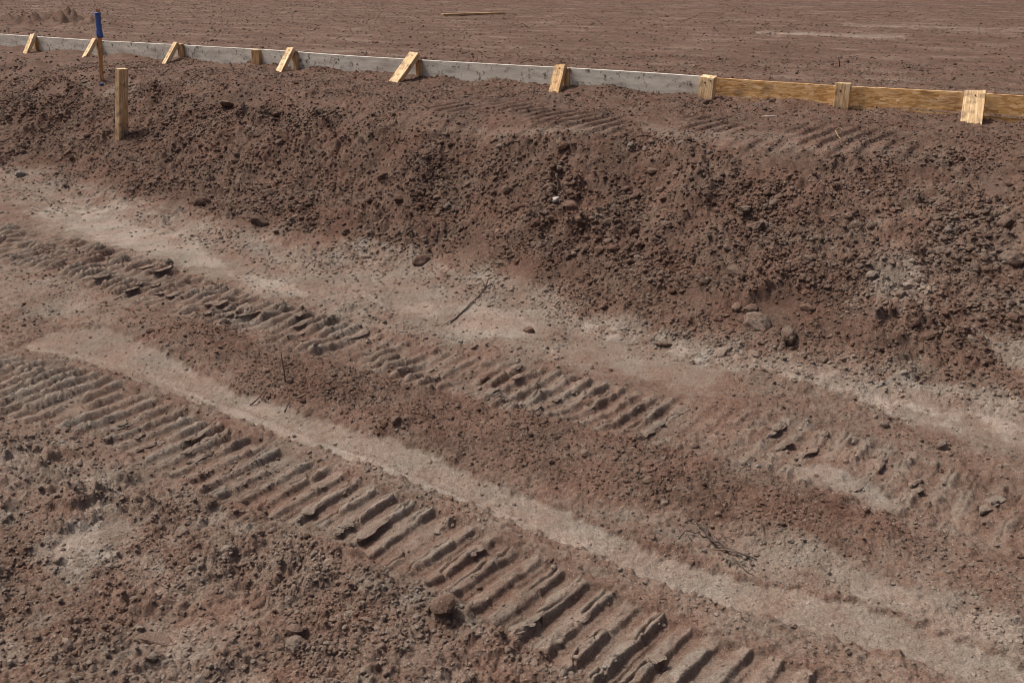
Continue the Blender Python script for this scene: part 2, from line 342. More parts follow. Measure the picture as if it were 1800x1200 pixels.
def osb():
    m, n, b = mat('strand_board', .7)
    tc = N(n, 'ShaderNodeTexCoord'); cols = []
    col = None
    for i, (rx, s) in enumerate(((.35, 1), (-.45, 1.5), (.05, 1.2))):
        mp = N(n, 'ShaderNodeMapping'); n.links.new(tc.outputs['Object'], mp.inputs[0]); mp.inputs['Rotation'].default_value = (0, rx, 0); mp.inputs['Scale'].default_value = (22*s, 22, 95*s); mp.inputs['Location'].default_value = (i*3.3, 0, i)
        v = N(n, 'ShaderNodeTexVoronoi', Scale=1.0); n.links.new(mp.outputs[0], v.inputs['Vector'])
        s2 = N(n, 'ShaderNodeSeparateColor'); n.links.new(v.outputs['Color'], s2.inputs[0])
        c = ramp(n, s2.outputs[0], [(0, (.42, .225, .08)), (.35, (.62, .36, .14)), (.7, (.76, .48, .22)), (1, (.86, .62, .36))])
        if col is None: col = c
        else: col = mixc(n, col, c, math_(n, 'GREATER_THAN', s2.outputs[1], .55))
        h = s2.outputs[2]
    tz = N(n, 'ShaderNodeTexNoise', Scale=9.0, Detail=4.0); n.links.new(tc.outputs['Object'], tz.inputs['Vector'])
    col = mixc(n, col, (.17, .10, .06), math_(n, 'MULTIPLY', ramp(n, tz.outputs['Fac'], [(.5, (0, 0, 0)), (.72, (1, 1, 1))]), .6))
    n.links.new(col, b.inputs['Base Color'])
    bp = N(n, 'ShaderNodeBump', Strength=.5, Distance=.002); n.links.new(h, bp.inputs['Height']); n.links.new(bp.outputs[0], b.inputs['Normal'])
    return m
M['osb'] = osb()
def greyboard():
    m, n, b = mat('cement_stained_board', .85)
    tc = N(n, 'ShaderNodeTexCoord'); mp = N(n, 'ShaderNodeMapping'); n.links.new(tc.outputs['Object'], mp.inputs[0]); mp.inputs['Scale'].default_value = (3, 6, 14)
    a = N(n, 'ShaderNodeTexNoise', Scale=1.3, Detail=6.0, Roughness=.65); n.links.new(mp.outputs[0], a.inputs['Vector'])
    c = N(n, 'ShaderNodeTexNoise', Scale=26.0, Detail=4.0, Roughness=.7); n.links.new(tc.outputs['Object'], c.inputs['Vector'])
    col = ramp(n, a.outputs['Fac'], [(.25, (.30, .275, .23)), (.42, (.52, .49, .43)), (.55, (.66, .63, .55)), (.7, (.78, .74, .65))])
    col = mixc(n, col, (.085, .066, .055), ramp(n, c.outputs['Fac'], [(.56, (0, 0, 0)), (.66, (.9, .9, .9))]))
    sx = N(n, 'ShaderNodeSeparateXYZ'); n.links.new(tc.outputs['Object'], sx.inputs[0])
    lowm = ramp(n, math_(n, 'ADD', sx.outputs[2], math_(n, 'MULTIPLY', math_(n, 'SUBTRACT', c.outputs['Fac'], .5), .10)), [(.02, (1, 1, 1)), (.055, (0, 0, 0))])
    col = mixc(n, col, (.17, .115, .09), math_(n, 'MULTIPLY', lowm, .6))      # mud splashed along the foot
    n.links.new(col, b.inputs['Base Color'])
    bp = N(n, 'ShaderNodeBump', Strength=.5, Distance=.004); n.links.new(c.outputs['Fac'], bp.inputs['Height']); n.links.new(bp.outputs[0], b.inputs['Normal'])
    return m
M['grey'] = greyboard()
def plain(name, c, rough=.8, var=.25, s=30.0, metal=0):
    m, n, b = mat(name, rough); tc = N(n, 'ShaderNodeTexCoord'); a = N(n, 'ShaderNodeTexNoise', Scale=s, Detail=3.0); n.links.new(tc.outputs['Object'], a.inputs['Vector'])
    col = mixc(n, tuple(q*(1-var) for q in c), tuple(min(1, q*(1+var)) for q in c), a.outputs['Fac']); n.links.new(col, b.inputs['Base Color']); b.inputs['Metallic'].default_value = metal
    return m
M['cap'] = plain('pale_top_edge', (.60, .575, .51), .8, .15)  # even pale colour for the upward faces of the grey boards
M['tape'] = plain('blue_flagging_tape', (.085, .15, .40), .45, .3, 60)
M['nail'] = plain('dark_nail', (.05, .04, .035), .5, .2, 30, .5)
M['twig'] = plain('dead_twig', (.085, .062, .052), .9, .35, 60)
M['twig2'] = plain('pale_stem', (.17, .13, .10), .9, .3, 60)
M['straw'] = plain('yellow_straw', (.40, .27, .12), .8, .3, 60)
M['leaf'] = plain('grey_green_leaf', (.13, .12, .09), .8, .3, 60)
M['wire'] = plain('grey_wire', (.28, .27, .25), .5, .2, 60, .6)
M['rock'] = plain('grey_stone', (.19, .165, .15), .85, .5, 60)
M['white'] = plain('pale_scrap', (.40, .37, .33), .7, .3, 60)
# ------------------------------------------------------------------ ground sheet
def ring():
    a = 1/(1.25+.56); b = 1/(3.8+.56)
    r1 = 1/np.linspace(a, b, 520)-.56
    r2 = np.linspace(3.8, 9.0, 430)[1:]
    r3 = 1/np.linspace(1/9.5, 1/34, 210)
    r4 = np.geomspace(36, 1800, 42)
    r0 = np.linspace(.12, 1.2, 26)
    return np.concatenate([r0, r1, [9.12, 9.25, 9.37], r3, r4]) if False else np.concatenate([r0, r1, r2, r3[0:1]*0+9.15, r3[0:1]*0+9.3, r3, r4])
R = np.unique(ring()); fz = math.radians(36.5)
TH_ = np.concatenate([np.linspace(-fz, fz, 1040), np.linspace(fz, 2*math.pi-fz, 90)[1:-1]])
nr, nc = len(R), len(TH_)
TT, RR = np.meshgrid(TH_, R); X = (RR*np.sin(TT)).ravel(); Y = (RR*np.cos(TT)).ravel()
zz, dry, rough, crumb, strip_, bank_ = [np.asarray(q) for q in land(X, Y)]
far = sst(60, 200, np.sqrt(X*X+Y*Y)); zz = zz*(1-far)+far*.60*(macro(X, Y)[1] > .5)
me = bpy.data.meshes.new('ground')
co = np.stack([X, Y, zz], 1); co = np.vstack([co, [[0, 0, gz(0, 0.01)]]])
i = np.arange(nr-1)[:, None]*nc; j = np.arange(nc)[None, :]; j2 = (j+1) % nc
q = np.stack([i+j, i+nc+j, i+nc+j2, i+j2], -1).reshape(-1, 4)[:, ::-1]
q = q[:, ::-1]
cen = np.stack([np.full(nc, nr*nc), np.arange(nc), (np.arange(nc)+1) % nc], 1)
nf = len(q)+len(cen); loops = np.concatenate([q.ravel(), cen.ravel()])
me.vertices.add(len(co)); me.vertices.foreach_set('co', co.ravel().astype(np.float32))
me.loops.add(len(loops)); me.loops.foreach_set('vertex_index', loops.astype(np.int32))
me.polygons.add(nf); st = np.concatenate([np.arange(len(q))*4, len(q)*4+np.arange(len(cen))*3])
me.polygons.foreach_set('loop_start', st.astype(np.int32))
me.update(calc_edges=True); me.validate()
me.polygons.foreach_set('use_smooth', np.ones(len(me.polygons), bool))
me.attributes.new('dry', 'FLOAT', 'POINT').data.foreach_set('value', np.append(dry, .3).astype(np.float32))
me.materials.append(M['soil'])
if me.polygons[nf//2].normal.z < 0: me.flip_normals()
ground = bpy.data.objects.new('ground', me); C.objects.link(ground); ground['kind'] = 'structure'
ground['label'] = 'bare brown earth of the building site with track prints and a low bank'
# ------------------------------------------------------------------ loose crumbs (stuff, instanced)
def lump(nm, sub, seed, flat=1.0, angular=.5):
    r = random.Random(seed); bm = bmesh.new(); bmesh.ops.create_icosphere(bm, subdivisions=sub, radius=.5)
    cuts = [(Vector((r.gauss(0, 1), r.gauss(0, 1), r.gauss(0, 1))).normalized(), r.uniform(.27, .42)) for _ in range(10)]
    off = Vector((r.random()*50, r.random()*50, r.random()*50))
    from mathutils import noise as mn
    for v in bm.verts:
        p = v.co.copy()
        for nn, dd in cuts:
            e = p.dot(nn)-dd
            if e > 0: p -= nn*e*min(.9, angular*1.6)
        p *= 1+.16*mn.noise(p*3.1+off)+.12*mn.noise(p*9+off)+(.09*mn.noise(p*22+off)+.05*mn.noise(p*45+off) if sub > 2 else 0)
        p.x *= 1.25; p.z *= flat; v.co = p
    m_ = bpy.data.meshes.new(nm); bm.to_mesh(m_); bm.free()
    if sub > 2: m_.polygons.foreach_set('use_smooth', np.ones(len(m_.polygons), bool))
    return m_
tcol = bpy.data.collections.new('crumb_shapes')
for k in range(10):
    m_ = lump('crumb_shape', 2, 100+k, .62+.04*k, .5); m_.materials.append(M['crumb'])
    tcol.objects.link(bpy.data.objects.new('crumb_shape', m_))
P, S, D = [], [], []
def scatter(n_m2, lo, hi, d0, d1, wfun, pw=2.0):
    area = fz*1.03*(d1*d1-d0*d0); n = int(n_m2*area)
    r = np.sqrt(rng.random(n)*(d1*d1-d0*d0)+d0*d0); a = (rng.random(n)*2-1)*fz*1.03
    x, y = r*np.sin(a), r*np.cos(a)
    if d0 > 3 and d1 < 20:
        pk = (macro(x, y)[1] > -.7) | (rng.random(n) < .06); x, y = x[pk], y[pk]; n = len(x)
    z, dr, ro, cr, stp, bk = land(x, y)
    cl = np.clip(.5+1.1*fbm(x, y, 3.0, 2, 120), .32, 1.3)
    keep = rng.random(n) < wfun(cr, ro, bk, x, y)*cl
    x, y, z, dr = x[keep], y[keep], z[keep], dr[keep]; k = len(x)
    s = lo+(hi-lo)*rng.random(k)**pw
    P.append(np.stack([x, y, z-s*.12+s*rng.random(k)*.25], 1)); S.append(s); D.append(dr)
scatter(15000, .0035, .009, 1.3, 4.3, lambda c, r, b, x, y: .06+c)
scatter(4600, .008, .017, 1.3, 5.6, lambda c, r, b, x, y: .025+c*.9)
scatter(5200, .010, .022, 3.4, 10, lambda c, r, b, x, y: .01+c)
scatter(800, .02, .040, 1.3, 11, lambda c, r, b, x, y: (c*r)*(.22+.78*b)+.002, 2.6)
scatter(85, .035, .062, 1.3, 11, lambda c, r, b, x, y: (r*r*c)*(.2+.7*b))
scatter(125, .010, .036, 6.5, 32, lambda c, r, b, x, y: np.full(len(c), 1.0), 2.5)
P = np.vstack(P); S = np.concatenate(S); D = np.concatenate(D)
pm = bpy.data.meshes.new('loose_soil_crumbs'); pm.vertices.add(len(P)); pm.vertices.foreach_set('co', P.ravel().astype(np.float32))
for nm, dat in (('size', S), ('dry', np.clip(D+rng.normal(0, .06, len(D)), 0, 1))): pm.attributes.new(nm, 'FLOAT', 'POINT').data.foreach_set('value', dat.astype(np.float32))
rot = rng.random((len(P), 3))*np.array([.9, .9, 6.283])-np.array([.45, .45, 0])
pm.attributes.new('rot', 'FLOAT_VECTOR', 'POINT').data.foreach_set('vector', rot.ravel().astype(np.float32))
po = bpy.data.objects.new('loose_soil_crumbs', pm); C.objects.link(po)
po['kind'] = 'stuff'; po['label'] = 'loose crumbs and small clods of brown soil strewn over the bank and ground'; po['category'] = 'loose soil'
print('crumbs', len(P))
g = bpy.data.node_groups.new('crumbs', 'GeometryNodeTree')
g.interface.new_socket('Geometry', in_out='INPUT', socket_type='NodeSocketGeometry'); g.interface.new_socket('Geometry', in_out='OUTPUT', socket_type='NodeSocketGeometry')
gi, go_ = g.nodes.new('NodeGroupInput'), g.nodes.new('NodeGroupOutput')
mp_ = g.nodes.new('GeometryNodeMeshToPoints'); ip = g.nodes.new('GeometryNodeInstanceOnPoints'); ci = g.nodes.new('GeometryNodeCollectionInfo')
ci.inputs['Collection'].default_value = tcol; ci.inputs['Separate Children'].default_value = True; ci.inputs['Reset Children'].default_value = True
ip.inputs['Pick Instance'].default_value = True
def na(nm, t):
    a = g.nodes.new('GeometryNodeInputNamedAttribute'); a.data_type = t; a.inputs[0].default_value = nm; return a.outputs[0]
g.links.new(gi.outputs[0], mp_.inputs[0]); g.links.new(mp_.outputs[0], ip.inputs['Points']); g.links.new(ci.outputs[0], ip.inputs['Instance'])
g.links.new(na('size', 'FLOAT'), ip.inputs['Scale']); g.links.new(na('rot', 'FLOAT_VECTOR'), ip.inputs['Rotation']); g.links.new(ip.outputs[0], go_.inputs[0])
po.modifiers.new('crumbs', 'NODES').node_group = g
# ------------------------------------------------------------------ object helpers
def obj(name, bm, m, parent=None, smooth=False):
    d = bpy.data.meshes.new(name); bm.normal_update(); bm.to_mesh(d); bm.free(); d.materials.append(m)
    if smooth: d.polygons.foreach_set('use_smooth', np.ones(len(d.polygons), bool))
    o = bpy.data.objects.new(name, d); C.objects.link(o); o.parent = parent; return o
def tag(o, label, cat, group=None):
    o['label'] = label; o['category'] = cat
    if group: o['group'] = group
    return o
def empty(name, loc, rz=0):
    o = bpy.data.objects.new(name, None); C.objects.link(o); o.location = loc; o.rotation_euler = (0, 0, rz); o.empty_display_size = .1; return o
def box(sx, sy, sz, bev=.0015, jit=0, seed=0, top_slant=0):
    r = random.Random(seed); bm = bmesh.new(); bmesh.ops.create_cube(bm, size=1)
    for v in bm.verts:
        v.co = Vector((v.co.x*sx, v.co.y*sy, (v.co.z+.5)*sz)); v.co += Vector([r.uniform(-jit, jit) for _ in range(3)])
        if top_slant and v.co.z > sz*.5: v.co.z += top_slant*(v.co.y/sy)
    bmesh.ops.bevel(bm, geom=bm.edges[:], offset=bev, segments=1, affect='EDGES'); return bm
def tube(bm, pts, r0, r1=None, seg=6):
    r1 = r0 if r1 is None else r1; pts = [Vector(p) for p in pts]; prev = None; n = len(pts)
    for k, p in enumerate(pts):
        t = (pts[min(k+1, n-1)]-pts[max(k-1, 0)]).normalized(); a = t.cross(Vector((.31, .2, .93))).normalized(); b = t.cross(a); r = r0+(r1-r0)*k/(n-1)
        ringv = [bm.verts.new(p+a*math.cos(2*math.pi*q/seg)*r+b*math.sin(2*math.pi*q/seg)*r) for q in range(seg)]
        if prev:
            for q in range(seg): bm.faces.new((prev[q], prev[(q+1) % seg], ringv[(q+1) % seg], ringv[q]))
        else: bm.faces.new(ringv[::-1])
        prev = ringv
    bm.faces.new(prev)
# ------------------------------------------------------------------ form boards along the pad edge
def wall_at(px, off=0, z=.742):
    """distance along the board line (shifted by off) of the point seen at photo column px"""
    q = np.linspace(-12, 8, 8001); x, y = q*EX+(WALL_T+off)*NX, q*EY+(WALL_T+off)*NY
    e = np.where(y > .5, np.abs(project(x, np.maximum(y, .5), z)[0]-px), 1e9); return float(q[int(np.argmin(e))])
BZ = .742
def board(name, s0, s1, z0, h, th, m, off=0.0, seg=.35, seed=1, wav=.004, cap=None):
    r = random.Random(seed); L = s1-s0; n = max(2, int(L/seg)); bm = bmesh.new(); rows = []
    for k in range(n+1):
        f = k/n; x = f*L; dz = wav*math.sin(f*7+seed)+r.uniform(-.0015, .0015); dy = wav*1.2*math.sin(f*5+seed*2)
        rows.append([bm.verts.new((x, -th/2+dy, dz)), bm.verts.new((x, th/2+dy, dz)), bm.verts.new((x, th/2+dy, h+dz)), bm.verts.new((x, -th/2+dy, h+dz))])
    for k in range(n):
        for q_ in range(4): bm.faces.new((rows[k][q_], rows[k][(q_+1) % 4], rows[k+1][(q_+1) % 4], rows[k+1][q_]))
    bm.faces.new(rows[0][::-1]); bm.faces.new(rows[-1])
    bmesh.ops.recalc_face_normals(bm, faces=bm.faces)
    o = obj(name, bm, m); o.location = (s0*EX+(WALL_T+off)*NX, s0*EY+(WALL_T+off)*NY, z0); o.rotation_euler = (0, 0, -WA)
    if cap:
        d = o.data; d.materials.append(cap)
        for p in d.polygons:
            if p.normal.z > .9: p.material_index = 1
    return o
sJ, sE = wall_at(464), wall_at(1243); sL = wall_at(-260); sR = wall_at(2050)
tag(board('form_board', sL, sJ-.004, BZ-.19, .19, .036, M['grey'], seed=1, cap=M['cap']), 'far grey cement-stained form board, left of the two grey ones', 'form board', 'form boards along the edge of the pad')
tag(board('form_board', sJ+.004, sE, BZ-.187, .187, .036, M['grey'], seed=2, cap=M['cap']), 'nearer grey cement-stained form board ending where the yellow strand board starts', 'form board', 'form boards along the edge of the pad')
sO = wall_at(1256)
tag(board('strand_board', sO, sR, BZ-.112, .108, .022, M['osb'], .012, seed=3), 'upper yellow strand board continuing the grey form to the right', 'form board', 'form boards along the edge of the pad')
tag(board('strand_board', sO+.02, sR, BZ-.239, .115, .022, M['osb'], .015, seed=5), 'lower yellow strand board half buried under the upper one', 'form board', 'form boards along the edge of the pad')
def wp(s, off, z=0): return Vector((s*EX+(WALL_T+off)*NX, s*EY+(WALL_T+off)*NY, z))
def stake(s, w_, d_, top, rz=0, m='pine2', off=-.02, par=None, seed=0, lean=0, slant=0):
    o = obj('stake', box(w_, d_, top-BZ+.40, .002, .002, seed, slant), M[m], par); p = wp(s, off-d_/2, BZ-.40)
    if par: p = p-par.location
    o.location = p; o.rotation_euler = (0, lean, -WA+rz); return o
def brace(s, off, foot_s, foot_off, w_, d_, m, par, seed, topz):
    """sloping 2x4 from the top of the boards down into the soil"""
    a = wp(s, off, topz); fv = wp(wall_at(foot_s[0], foot_off, .60), foot_off); b = Vector((fv.x, fv.y, gz(fv.x, fv.y))); b += (b-a).normalized()*.10; L = (a-b).length
    bm = box(w_, d_, L, .0015, .0015, seed)
    o = obj('brace', bm, M[m], par); z = (a-b).normalized(); x = Vector((EX, EY, 0)); x = (x-z*x.dot(z)).normalized(); y = z.cross(x)
    o.matrix_local = Matrix.Translation(b-par.location) @ Matrix((x, y, z)).transposed().to_4x4(); return o
def nail(par, loc, n_):
    bm = bmesh.new(); bmesh.ops.create_cone(bm, cap_ends=True, segments=8, radius1=.0045, radius2=.0045, depth=.006)
    o = obj('nail', bm, M['nail'], par); o.matrix_local = Matrix.Translation(loc) @ Vector(n_).to_track_quat('Z', 'Y').to_matrix().to_4x4(); return o
BR = [  # stake column, brace top column, brace foot column, foot distance, stake material, brace material, label
 (66, 58, 44, .22, 'pine2', 'pine', 'leftmost stake and sloping brace against the far grey board'),
 (178, 166, 148, .26, 'pine2', 'pine', 'stake and sloping brace just behind the blue-ribboned lath'),
 (324, 309, 290, .22, 'pine2', 'pine', 'wide stake with a thin brace, next right of the blue-ribboned lath'),
 (527, 511, 490, .22, 'pine2', 'pine', 'pale brace and knotty stake just right of the joint between the grey boards'),
 (741, 728, 694, .30, 'pine2', 'pine', 'largest pale sloping brace with its stake, midway along the nearer grey board'),
 (1001, 984, 972, .17, 'pine2', 'pine2', 'orange-brown brace leaning on a thin stake at the nearer grey board'),
 (1727, 1712, 1706, .10, 'pine', 'pine', 'broad pale brace with a dark nail head on the strand board, far right')]
FT = [(46, 77), (150, 85), (291, 97), (493, 120), (695, 144), (976, 158), (1707, 208)]
for k, (cs, ct, cf, fo, ms, mb, lab) in enumerate(BR):
    s = wall_at(cs); r_ = empty('braced_stake', wp(s, -.05, .6)); tag(r_, lab, 'braced stake', 'wooden stakes propping the form boards')
    st_w = (.038, .038, .06, .045, .04, .036, .05)[k]
    stake(s, st_w, .034, BZ+(.012, .01, .018, .012, .004, .006, -.01)[k], 0, ms, -.020, r_, 20+k, (0, .02, -.02, -.06, 0, .01, 0)[k])
    w_ = (.065, .056, .052, .07, .092, .080, .112)[k]
    b_ = brace(wall_at(ct+2, -.055, BZ), -.055, FT[k], -.055-(.15, .16, .15, .17, .22, .13, .11)[k], w_, .036, mb, r_, 40+k, BZ+(.02, .012, .02, .03, .045, .02, .012)[k])
    L = b_.dimensions.z if False else max(v.co.z for v in b_.data.vertices)
    if k >= 3: nail(b_, Vector((.004, -.020, L-.035)), (0, -1, 0))
for k, (c0, wd, mt, top, lab) in enumerate([
     (456, .075, 'pine2', BZ+.004, 'single wooden stake covering the joint between the two grey boards'),
     (1246, .100, 'pine', BZ+.010, 'broad pale split stake where the grey board meets the strand board'),
     (1488, .088, 'pine', BZ+.015, 'single square stake standing in front of the strand board')]):
    s = wall_at(c0); r_ = empty('form_stake', wp(s, -.05, .6)); tag(r_, lab, 'stake', 'wooden stakes propping the form boards')
    o = stake(s, wd, .042, top, (0.25, -.12, .05)[k], mt, (-.02, -.03, -.008)[k], r_, 60+k, (0, .05, -.02)[k], (0, .01, 0)[k])
    zt = max(v.co.z for v in o.data.vertices)
    if k: nail(o, Vector((-.01, -.023, zt-.045)), (0, -1, 0)); 
    if k == 1: nail(o, Vector((.03, -.023, zt-.03)), (0, -1, 0))
# ------------------------------------------------------------------ free standing 2x4 stake on the bank
x, y = hit(211, 246); z = gz(x, y)
st = empty('survey_stake', (x, y, z)); tag(st, 'thick square-cut pine stake driven into the left end of the bank', 'stake')
bm = box(.086, .040, .66, .002, .0015, 3)
o = obj('post', bm, M['pine'], st); o.location = (-.012, 0.01, -.175); o.rotation_euler = (Matrix.Rotation(math.radians(8), 3, 'Y') @ Matrix.Rotation(math.radians(65), 3, 'Z')).to_euler()
bm = bmesh.new(); tube(bm, [(-.040, -.0215, .56), (-.01, -.0220, .545), (.03, -.0215, .53), (.0445, -.0215, .525)], .0011)
c_ = obj('crack_line', bm, M['nail'], st); c_.name = 'split'; c_.location = o.location; c_.rotation_euler = o.rotation_euler
# lath with blue tape
x, y = hit(178, 141); z = gz(x, y)
lt = empty('marker_lath', (x-.010, y, z)); tag(lt, 'thin brown lath with blue flagging tape tied round its top', 'marker stake')
hgt = .12
for _ in range(60):
    if project(x, y, z+hgt)[1] > 18: hgt += .01
o = obj('lath', box(.030, .010, hgt+.15, .001, .0008, 4), M['lath'], lt); o.location = (0, 0, -.15); o.rotation_euler = (0, math.radians(5.2), .25)
tl = .185
bm = bmesh.new(); rr = random.Random(5); rows = []
for k in range(9):
    f = k/8; zz_ = hgt-.035-tl*f; wd = .019+.007*f+.003*math.sin(k*2.1)
    rows.append([bm.verts.new((math.cos(a)*wd-.008*(1-f)+.004*f+rr.uniform(-.002, .002), math.sin(a)*.013+rr.uniform(-.002, .002), zz_+rr.uniform(-.003, .003))) for a in np.linspace(0, 2*math.pi, 13)[:-1]])
for k in range(8):
    for q_ in range(12): bm.faces.new((rows[k][q_], rows[k+1][q_], rows[k+1][(q_+1) % 12], rows[k][(q_+1) % 12]))
LATH = o; tp = obj('flagging_tape', bm, M['tape'], lt, True); sm_ = tp.modifiers.new('thickness', 'SOLIDIFY'); sm_.thickness = .001
bm = bmesh.new(); tube(bm, [(math.cos(a)*.021-.006, math.sin(a)*.014, hgt-.035+.004*math.sin(3*a)) for a in np.linspace(0, 6.2, 14)], .006, .006, 5)
tk = obj('tape_knot', bm, M['tape'], lt, True)
for q_ in (tp, tk): q_.rotation_euler = LATH.rotation_euler; q_.location = (.014, 0, 0)
x2, y2 = hit(179, 142)
bm = lump('blue_tape_scrap', 2, 9, .6)
o = bpy.data.objects.new('tape_scrap', bm); bm.materials.append(M['tape']); C.objects.link(o); o.location = (x2+.012, y2-.05, gz(x2+.012, y2-.05)+.010); o.scale = (.04, .03, .028)
tag(o, 'crumpled scrap of blue tape on the soil at the foot of the lath', 'tape scrap')
# board lying far out on the pad
xa, ya = unproj(777, 26, .62); xb, yb = unproj(886, 23, .62)
L = math.hypot(xb-xa, yb-ya); o = obj('loose_board', box(L, .09, .038, .002), M['pine2']); o.location = ((xa+xb)/2, (ya+yb)/2, gz((xa+xb)/2, (ya+yb)/2)+.005)
o.rotation_euler = (0, 0, math.atan2(yb-ya, xb-xa)); tag(o, 'thin orange board lying flat far out on the graded pad', 'board')
# ------------------------------------------------------------------ sticks, wires, scraps
def gpts(pl, lift):
    o_ = []
    for (px_, py_), h_ in zip(pl, lift):
        X_, Y_ = hit(px_, py_); o_.append(Vector((X_, Y_, gz(X_, Y_)+h_)))
    return o_
def stick(name, lines, m, label, cat, r=.0025):
    bm = bmesh.new(); o0 = None
    for pl, lift, ra, rb in lines:
        ps = gpts(pl, lift)
        if o0 is None: o0 = ps[0].copy()
        # subdivide with a little crookedness
        out = []
        for a_, b_ in zip(ps, ps[1:]):
            for f in (0, .33, .66): out.append(a_.lerp(b_, f)+Vector([random.uniform(-1, 1)*.0018 for _ in range(3)]))
        out.append(ps[-1]); tube(bm, [p_-o0 for p_ in out], ra, rb, 6)
    o = obj(name, bm, M[m], None, True); o.location = o0; return tag(o, label, cat)
stick('dead_stick', [([(853, 513), (840, 524), (820, 545), (800, 563), (792, 570)], [.008, .006, .006, .005, .004], .0042, .003), ([(795, 567), (785, 572), (776, 577)], [.01, .008, .004], .002, .001), 
      ([(853, 513), (858, 506), (866, 496)], [.012, .035, .02], .004, .002), ([(852, 512), (862, 511), (868, 505)], [.01, .02, .01], .004, .002), ([(852, 510), (846, 503), (838, 500)], [.012, .03, .01], .003, .0015)],
      'twig', 'straight dark stick with a forked tip lying on the pale dirt below the bank', 'stick')
stick('bent_stick', [([(440, 713), (452, 708), (462, 702), (469, 700)], [.004, .012, .016, .01], .0028, .002), ([(458, 704), (468, 708), (477, 711)], [.01, .01, .004], .0022, .001)], 'twig', 'small forked dark twig on the pale strip, left of the thin upright wire', 'twig')
stick('bent_stick', [([(500, 725), (505, 720), (510, 715)], [.003, .012, .01], .003, .002), ([(520, 715), (528, 717), (538, 714)], [.008, .014, .006], .003, .0022)], 'twig', 'short curved dark twig on the pale strip, right of the wire foot', 'twig')
def upright(name, pb, pt, m, label, cat, r, extra=None):
    X_, Y_ = hit(*pb); z0 = gz(X_, Y_); h_ = .02
    while project(X_, Y_, z0+h_)[1] > pt[1] and h_ < 1: h_ += .005
    dxm = (pt[0]-pb[0])/F*Y_
    bm = bmesh.new(); tube(bm, [(0, 0, -.03), (dxm*.3+.001, 0, h_*.35), (dxm*.6-.001, .002, h_*.7), (dxm, 0, h_)], r*1.1, r*.8, 7)
    o = obj(name, bm, M[m], None, True); o.location = (X_, Y_, z0); return tag(o, label, cat)
upright('marker_wire', (503, 686), (499, 618), 'twig2', 'thin pale upright wire standing in the dark crumbs beside the pale strip', 'wire', .0028)
bm = bmesh.new(); X_, Y_ = hit(511, 687); tube(bm, [(.010*math.cos(a), .004*math.sin(a), .008+.010*math.sin(a)) for a in np.linspace(-2.2, 2.2, 12)], .0022); o = obj('wire_loop', bm, M['twig']); o.location = (X_, Y_, gz(X_, Y_)); tag(o, 'small dark curl of wire at the foot of the thin upright wire', 'wire')
upright('broken_lath', (984, 346), (977, 306), 'twig2', 'short mud-coloured splinter of lath standing in the middle of the bank', 'lath', .008)
X_, Y_ = hit(975, 372); m_ = lump('paper_scrap', 3, 31, .5); m_.materials.append(M['white']); o = bpy.data.objects.new('paper_scrap', m_); C.objects.link(o); o.location = (X_, Y_, gz(X_, Y_)+.012); o.scale = (.045, .03, .04); o.rotation_euler = (.3, -.4, .5)
tag(o, 'small crumpled whitish scrap on the bank below the splinter', 'scrap')
X_, Y_ = hit(1354, 206); m_ = lump('scrap', 2, 33, .3); m_.materials.append(M['white']); o = bpy.data.objects.new('paper_scrap', m_); C.objects.link(o); o.location = (X_, Y_, gz(X_, Y_)+.006); o.scale = (.09, .014, .02)
tag(o, 'thin white splinter lying in front of the strand board', 'scrap')
stick('straw_stalk', [([(1467, 235), (1472, 243), (1477, 253)], [.02, .02, .006], .0018, .0014), ([(1467, 235), (1473, 234), (1480, 236)], [.02, .02, .012], .0018, .0012)], 'straw', 'bent yellow straw stalk on the soil before the strand board', 'straw')
upright('wire_hook', (1476, 119), (1472, 100), 'nail', 'small dark wire standing curved on the pad behind the strand board', 'wire', .004)
# uprooted brush
br = empty('dead_brush', (*hit(1270, 960), 0)); br.location.z = gz(br.location.x, br.location.y); tag(br, 'tangle of dead brown roots and twigs pressed into the dirt beside the pale strip', 'brush')
def brush(lines, m, nm):
    for pl, lift, ra, rb in lines:
        bm = bmesh.new(); ps = gpts(pl, lift); out = []
        for a_, b_ in zip(ps, ps[1:]):
            for f in (0, .33, .66): out.append(a_.lerp(b_, f)+Vector([random.uniform(-1, 1)*.003 for _ in range(3)]))
        out.append(ps[-1]); tube(bm, [p_-br.location-Vector((0, 0, .003)) for p_ in out], ra*.75, rb*.75, 6); obj(nm, bm, M[m], br, True)
brush([([(1202, 922), (1220, 921), (1230, 930), (1242, 942), (1256, 955), (1275, 965)], [.006, .018, .02, .014, .012, .006], .003, .002),
       ([(1192, 943), (1204, 935), (1230, 940), (1245, 940)], [.004, .015, .012, .008], .003, .002), ([(1210, 941), (1217, 948)], [.008, .004], .0025, .0015),
       ([(1239, 930), (1243, 944), (1260, 958), (1285, 968), (1305, 980)], [.02, .02, .022, .016, .008], .003, .002),
       ([(1243, 935), (1258, 950), (1279, 957)], [.02, .016, .006], .002, .001),
       ([(1250, 952), (1265, 956), (1280, 966), (1300, 975), (1330, 985)], [.015, .02, .02, .014, .006], .0045, .0025),
       ([(1320, 980), (1318, 992), (1328, 1008)], [.01, .01, .004], .002, .001), ([(1290, 985), (1305, 998), (1325, 1012)], [.008, .01, .004], .0025, .001),
       ([(1264, 938), (1272, 945), (1290, 948)], [.01, .016, .004], .0018, .001), ([(1326, 926), (1336, 934), (1346, 944)], [.006, .012, .004], .002, .001)], 'twig', 'twig')
brush([([(1250, 965), (1275, 967), (1300, 973), (1318, 979)], [.010, .014, .012, .006], .003, .002), ([(1265, 950), (1280, 962)], [.014, .010], .002, .0015)], 'twig2', 'twig')
